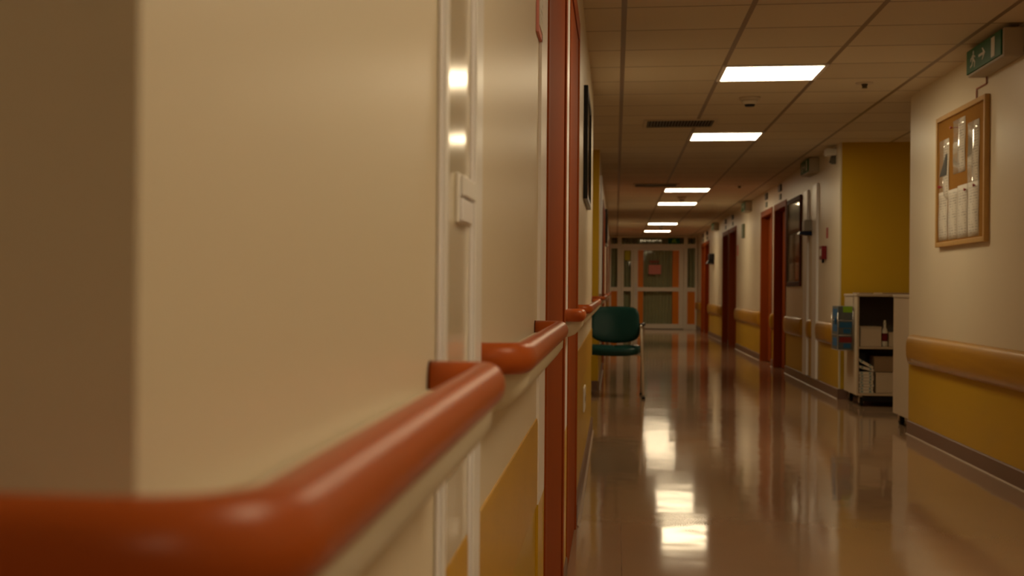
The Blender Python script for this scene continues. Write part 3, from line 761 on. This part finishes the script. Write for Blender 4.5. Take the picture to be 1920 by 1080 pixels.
# ------------------------------------------------------------------ trolleys in the right recess
def caster(parent, x, y, r=.042):
    t = MB().box(x - .016, x + .016, y - .02, y + .02, r + .012, .10).box(x - .020, x - .016, y - .028, y + .028, r - .012, r + .03).box(x + .016, x + .020, y - .028, y + .028, r - .012, r + .03)
    c = t.build('caster', 'aluminium', parent)
    MB().cyl((x - .014, y, r + .001), (x + .014, y, r + .001), r, n=24).build('wheel', 'dark_rubber', c)
def cart(x0, x1, y0, y1, label, shelves, openf, zb=.097, zt=.972):
    t = thing('trolley', ((x0 + x1) / 2, (y0 + y1) / 2, 0), label, 'trolley', 'cream trolleys in the recess')
    th = .02
    MB().box(x0, x0 + th, y0, y1, zb, zt).build('side_panel', 'cart_cream', t, bevel=.003)
    MB().box(x1 - th, x1, y0, y1, zb, zt).build('side_panel', 'cart_cream', t, bevel=.003)
    MB().box(x0 - .006, x1 + .006, y0 - .006, y1 + .006, zt, zt + .022).build('top', 'cart_cream', t, bevel=.004)
    MB().box(x0 + th, x1 - th, y0, y1, zb, zb + th).build('bottom', 'cart_cream', t, bevel=.002)
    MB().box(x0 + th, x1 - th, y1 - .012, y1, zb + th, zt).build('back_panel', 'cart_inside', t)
    for z in shelves: MB().box(x0 + th, x1 - th, y0 + .004, y1 - .012, z, z + .018).build('shelf', 'cart_cream', t, bevel=.002)
    if not openf: MB().box(x0 + th, x1 - th, y0, y0 + .012, zb + th, zt).build('front_panel', 'cart_cream', t)
    for cx in (x0 + .05, x1 - .05):
        for cy in (y0 + .07, y1 - .07): caster(t, cx, cy)
    return t
c1 = (2.11, 2.72, 12.84, 13.52)
T1 = cart(*c1, 'cream trolley with open shelves full of supplies against the yellow wall', [.510], True)
MB().box(2.17, 2.70, 12.86, 13.4, .045, .0965).build('under_tray', 'black_plastic', T1)
T2 = cart(2.12, 2.72, 10.56, 11.25, 'plain cream trolley half hidden behind the near wall end', [.5], False, .085)
# things in the open trolley
def tbox(name, x0, x1, y0, y1, z0, z1, mat, label, cat, lid=True):
    t = thing(name, ((x0 + x1) / 2, (y0 + y1) / 2, z0), label, cat)
    MB().box(x0, x1, y0, y1, z0, z1).build('body', mat, t, bevel=.006)
    if lid: MB().box(x0 - .003, x1 + .003, y0 - .003, y1 + .003, z1, z1 + .012).build('rim', mat, t, bevel=.003)
    return t
S1 = .5285; B0 = .1175; yf = 12.87
tbox('storage_box', 2.145, 2.325, yf, yf + .34, S1, S1 + .165, 'box_cream', 'cream storage box on the upper trolley shelf', 'box')
tbox('storage_box', 2.39, 2.55, yf + .01, yf + .28, S1, S1 + .115, 'box_cream', 'smaller cream box at the end of the upper trolley shelf', 'box')
bx_, by_ = 2.357, yf + .03
t = thing('spray_bottle', (bx_, by_, S1), 'white bottle with a red label on the upper trolley shelf', 'bottle')
MB().loft([[(bx_ + r * math.cos(a * PI / 8), by_ + r * math.sin(a * PI / 8), S1 + z) for a in range(16)] for r, z in ((.024, .001), (.026, .02), (.026, .13), (.02, .155), (.011, .17), (.011, .20))]).build('body', 'bottle_white', t)
MB().cyl((bx_, by_, S1 + .05), (bx_, by_, S1 + .12), .0268, n=16).build('red_label', 'red_plastic', t)
MB().cyl((bx_, by_, S1 + .20), (bx_, by_, S1 + .235), .013, .008, 12).build('cap', 'bottle_white', t)
nm = ['lowest in the stack', 'second from below', 'third from below', 'fourth from below', 'fifth from below', 'sixth from below', 'seventh from below', 'tilted, last but one', 'tilted, on top']
for i in range(9):
    dz = .027; z0 = B0 + i * dz; jx = random.uniform(-.005, .005); tilt = .0 if i < 7 else .03 * (i - 6)
    m = MB(); xx0, xx1 = 2.142 + jx, 2.262 + jx
    m.loft([[(xx0, y, z0 + .003 + tilt * 1.2), (xx0 + .006, y, z0 + .0005 + tilt), (xx1 - .006, y, z0 + .0005), (xx1, y, z0 + .004), (xx1, y, z0 + .021), (xx1 - .006, y, z0 + .025), (xx0 + .006, y, z0 + .025 + tilt), (xx0, y, z0 + .021 + tilt * 1.2)] for y in (yf, yf + .04, yf + .28, yf + .31)])
    o = m.build('folded_pad', 'linen_white')
    tag(o, 'white folded pad in the open trolley, %s' % nm[i], 'folded pad', 'folded pads in the open trolley')
    for fx in (.12, .70):
        MB().box(xx0 + fx * .12, xx0 + fx * .12 + .016, yf - .002, yf + .001, z0 + .005 + tilt * (1 - fx), z0 + .021 + tilt * (1 - fx)).build('blue_band', 'linen_blue', o)
tbox('carton', 2.285, 2.50, yf + .02, yf + .3, B0, B0 + .17, 'box_cream', 'cream carton on the lower trolley shelf beside the folded pads', 'carton')
tbox('carton', 2.275, 2.51, yf + .06, yf + .32, B0 + .184, B0 + .31, 'box_brown', 'brown carton standing on the cream carton in the trolley', 'carton')
t = thing('supply_packet', (2.20, yf + .42, B0), 'grey blue packet behind the folded pads in the trolley', 'packet')
MB().box(2.14, 2.26, yf + .33, yf + .5, B0, B0 + .36).build('body', 'glove_grey', t, bevel=.02)
# flat things on top of the trolley
tag(MB().box(2.13, 2.25, 12.86, 13.2, .9945, 1.006).build('tray', 'box_brown', bevel=.003), 'small brown tray on the corridor edge of the open trolley top', 'tray')
tag(MB().box(2.33, 2.56, 12.88, 13.3, .9945, 1.008).build('tray', 'box_brown', bevel=.003), 'long brown tray on the open trolley top', 'tray')
tag(MB().box(2.25, 2.47, 10.66, 11.2, .9945, 1.004).build('tray', 'box_brown', bevel=.003), 'brown tray on the half hidden trolley top', 'tray')
# glove box holder on the corridor side of the open trolley
hx0, hx1, hy0, hy1 = 1.972, 2.099, 12.98, 13.32
t = thing('glove_box_holder', ((hx0 + hx1) / 2, (hy0 + hy1) / 2, .49), 'wire holder with glove boxes hooked on the corridor side of the trolley', 'holder')
m = MB()
for z in (.491, .623, .755):
    m.tube([(hx1, hy0 - .006, z), (hx0 - .004, hy0 - .006, z), (hx0 - .004, hy1 + .006, z), (hx1, hy1 + .006, z)], .003, 8)
for y in (hy0 - .006, hy1 + .006):
    m.tube([(hx0 - .004, y, .489), (hx0 - .004, y, .825)], .003, 8); m.tube([(hx1, y, .489), (hx1, y, .845)], .003, 8)
m.tube([(hx0 - .004, hy0, .489), (hx1, hy0, .489)], .003, 8).tube([(hx0 - .004, hy1, .489), (hx1, hy1, .489)], .003, 8)
m.tube([(hx0 - .004, 13.15, .489), (hx1, 13.15, .489)], .003, 8)
m.build('wire_frame', 'aluminium', t)
MB().tube(arc_path([(hx1, hy0 - .006, .84), (hx1, hy0 - .006, .9985), (hx1 + .03, hy0 - .006, .9985)], .006), .003, 8).build('hook', 'aluminium', t)
for z0, mat, cap, cl, lab in ((.494, 'glove_grey', 'glove_red', 'red', 'grey and red glove box at the bottom of the wire holder'), (.626, 'glove_grey', 'glove_blue', 'blue', 'grey glove box with blue band in the middle of the wire holder'), (.758, 'glove_grey', 'lime_green', 'lime', 'grey glove box with lime green flap at the top of the wire holder')):
    b = thing('glove_box', ((hx0 + hx1) / 2, 13.15, z0), lab, 'glove box', 'glove boxes in the wire holder')
    MB().box(hx0, hx1 - .004, hy0, hy1, z0, z0 + .125).build('carton', mat, b, bevel=.002)
    if cl == 'lime': MB().box(hx0 + .04, hx1 - .006, hy0 - .002, hy0, z0 + .07, z0 + .124).build('front_flap', cap, b)
    else: MB().box(hx0 + .01, hx1 - .01, hy0 - .002, hy0, z0 + .065, z0 + .115).build('front_band', cap, b)
    MB().box(hx0 + .045, hx1 - .02, hy0 - .003, hy0 - .001, z0 + .015, z0 + .055).build('label_patch', 'glove_blue' if cl != 'lime' else 'glove_grey', b)
    MB().box(hx0 - .002, hx0, 13.03, 13.27, z0 + .03, z0 + .10).build('side_print', 'glove_blue', b)
tag(MB().loft([[(hx0 - .006 - .012 * math.cos(a * PI / 4) * s - .012, 13.02 + .02 * math.sin(a * PI / 4) * s, z) for a in range(8)] for s, z in ((.5, .72), (1, .745), (.8, .77), (.3, .785))]).build('glove', 'glove_blue'), 'blue glove poking out of the wire holder', 'glove')

# ------------------------------------------------------------------ the green armchair
CH = thing('armchair', (-.01, 13.47, 0), 'green vinyl chair with chrome legs and armrests at the recess', 'chair', rotz=math.radians(-4))
def sup(rx, ry, n=40, p=4.5):
    out = []
    for k in range(n):
        a = 2 * PI * k / n; c, s = math.cos(a), math.sin(a)
        out.append((rx * abs(c) ** (2 / p) * (1 if c > 0 else -1), ry * abs(s) ** (2 / p) * (1 if s > 0 else -1)))
    return out
# seat: rounded pad, front edge toward -y
rings = []
for sc, z in ((.90, .400), (.97, .405), (1.0, .422), (1.0, .452), (.965, .470), (.85, .478), (.5, .477), (.2, .476), (.03, .476)):
    rings.append([(x * sc, -.02 + y * sc, z - .018 * max(0, (-y - .12)) / .1 * .5 + .012 * (abs(x) / .24) ** 2) for x, y in sup(.252, .225)])
MB().loft(rings).build('seat', 'green_vinyl', CH, local=True)
# backrest: curved rounded panel leaning back, bottom edge bowed downwards
rings = []
for sc, d in ((.05, -.030), (.3, -.030), (.6, -.0285), (.82, -.025), (.93, -.019), (.985, -.011), (1.0, 0), (.985, .011), (.93, .017), (.7, .02), (.05, .02)):
    ring = []
    for x, z in sup(.232, .156, 64, 5.5):
        xs, zs = x * sc, z * sc
        xs *= (1.02 if zs < 0 else 1 - .05 * max(0, zs / .165))
        bow = -.036 * (1 - (xs / .232) ** 2) if zs < 0 else .006 * (1 - (xs / .232) ** 2)
        zz = .692 + zs + bow * min(1, abs(zs) / .156)
        yy = .205 + (zz - .692) * .20 - .055 * (xs / .232) ** 2 + d
        ring.append((xs, yy, zz))
    rings.append(ring)
MB().loft(rings).build('backrest', 'green_vinyl', CH, local=True)
for s in (-1, 1):
    # front leg rises from the floor to the armrest, leaning back
    MB().tube(arc_path([(s * .292, -.255, .004), (s * .268, -.215, .60), (s * .264, -.205, .662), (s * .264, -.15, .672)], [.04, .02]), .0125, 14, sx=1).build('front_leg', 'chrome', CH, local=True)
    MB().cyl((s * .293, -.256, .0), (s * .292, -.255, .02), .016, n=14).build('foot_cap', 'dark_rubber', CH, local=True)
    MB().tube(arc_path([(s * .245, .275, .004), (s * .262, .20, .60), (s * .264, .18, .672), (s * .264, .10, .672)], [.04, .03]), .0125, 14).build('rear_leg', 'aluminium', CH, local=True)
    MB().cyl((s * .245, .276, .0), (s * .245, .275, .02), .016, n=14).build('foot_cap', 'dark_rubber', CH, local=True)
    MB().loft([[(s * .264 + x, y, .686 + z) for x, z in sup(.024 * w, .014 * w, 16, 2.6)] for y, w in ((-.225, .6), (-.21, .95), (-.05, 1), (.16, 1), (.19, .6))]).build('armrest', 'black_plastic', CH, local=True)
    MB().loft([[(s * .264 + .013 * w * math.cos(a * PI / 6), y, .676 + .013 * w * math.sin(a * PI / 6)) for a in range(12)] for y, w in ((-.236, .3), (-.233, .75), (-.226, 1), (-.205, 1))]).build('arm_end_cap', 'chrome', CH, local=True)
    MB().tube(arc_path([(s * .15, .10, .412), (s * .15, .235, .42), (s * .14, .235, .61)], .05), .0095, 12).build('back_support', 'chrome', CH, local=True)
    MB().tube([(s * .275, -.20, .405), (s * .256, .20, .405)], .010, 12).build('side_rail', 'aluminium', CH, local=True)
MB().tube([(-.27, -.12, .404), (.27, -.12, .404)], .010, 12).tube([(-.262, .12, .404), (.262, .12, .404)], .010, 12).build('cross_rail', 'aluminium', CH, local=True)

# ------------------------------------------------------------------ camera
YAW, ROLL = math.radians(9.0), .008
F = 2620.0; VP = (1154.0, 543.0)
cam = bpy.data.cameras.new('camera'); co = bpy.data.objects.new('camera', cam); C.objects.link(co)
cam.sensor_width = 36; cam.lens = F / 1920 * 36; cam.clip_start = .02; cam.clip_end = 200
R = Matrix.Rotation(YAW, 3, 'Z') @ Matrix.Rotation(PI / 2, 3, 'X') @ Matrix.Rotation(ROLL, 3, 'Z')
co.matrix_world = Matrix.Translation((0, 0, EYE)) @ R.to_4x4()
d = R.transposed() @ Vector((0, 1, 0))
u, v = F * d.x / -d.z, F * d.y / -d.z
cam.shift_x = (960 + u - VP[0]) / 1920; cam.shift_y = (VP[1] - 540 + v) / 1920
cam.dof.use_dof = True; cam.dof.focus_distance = 3.6; cam.dof.aperture_fstop = 7.5
bpy.context.scene.camera = co

# ------------------------------------------------------------------ world and view
w = bpy.data.worlds.new('world'); bpy.context.scene.world = w; w.use_nodes = True
w.node_tree.nodes['Background'].inputs[0].default_value = (.05, .035, .02, 1); w.node_tree.nodes['Background'].inputs[1].default_value = .2
vs = bpy.context.scene.view_settings
vs.view_transform = 'Standard'; vs.look = 'None'; vs.exposure = 0.0; vs.gamma = 1.0; vs.use_curve_mapping = False
cy = bpy.context.scene.cycles
cy.use_denoising = True; cy.max_bounces = 10; cy.diffuse_bounces = 6; cy.glossy_bounces = 5
cy.sample_clamp_indirect = 8.0; cy.caustics_reflective = False
for ob in bpy.data.objects:
    if '_w' in ob: del ob['_w']
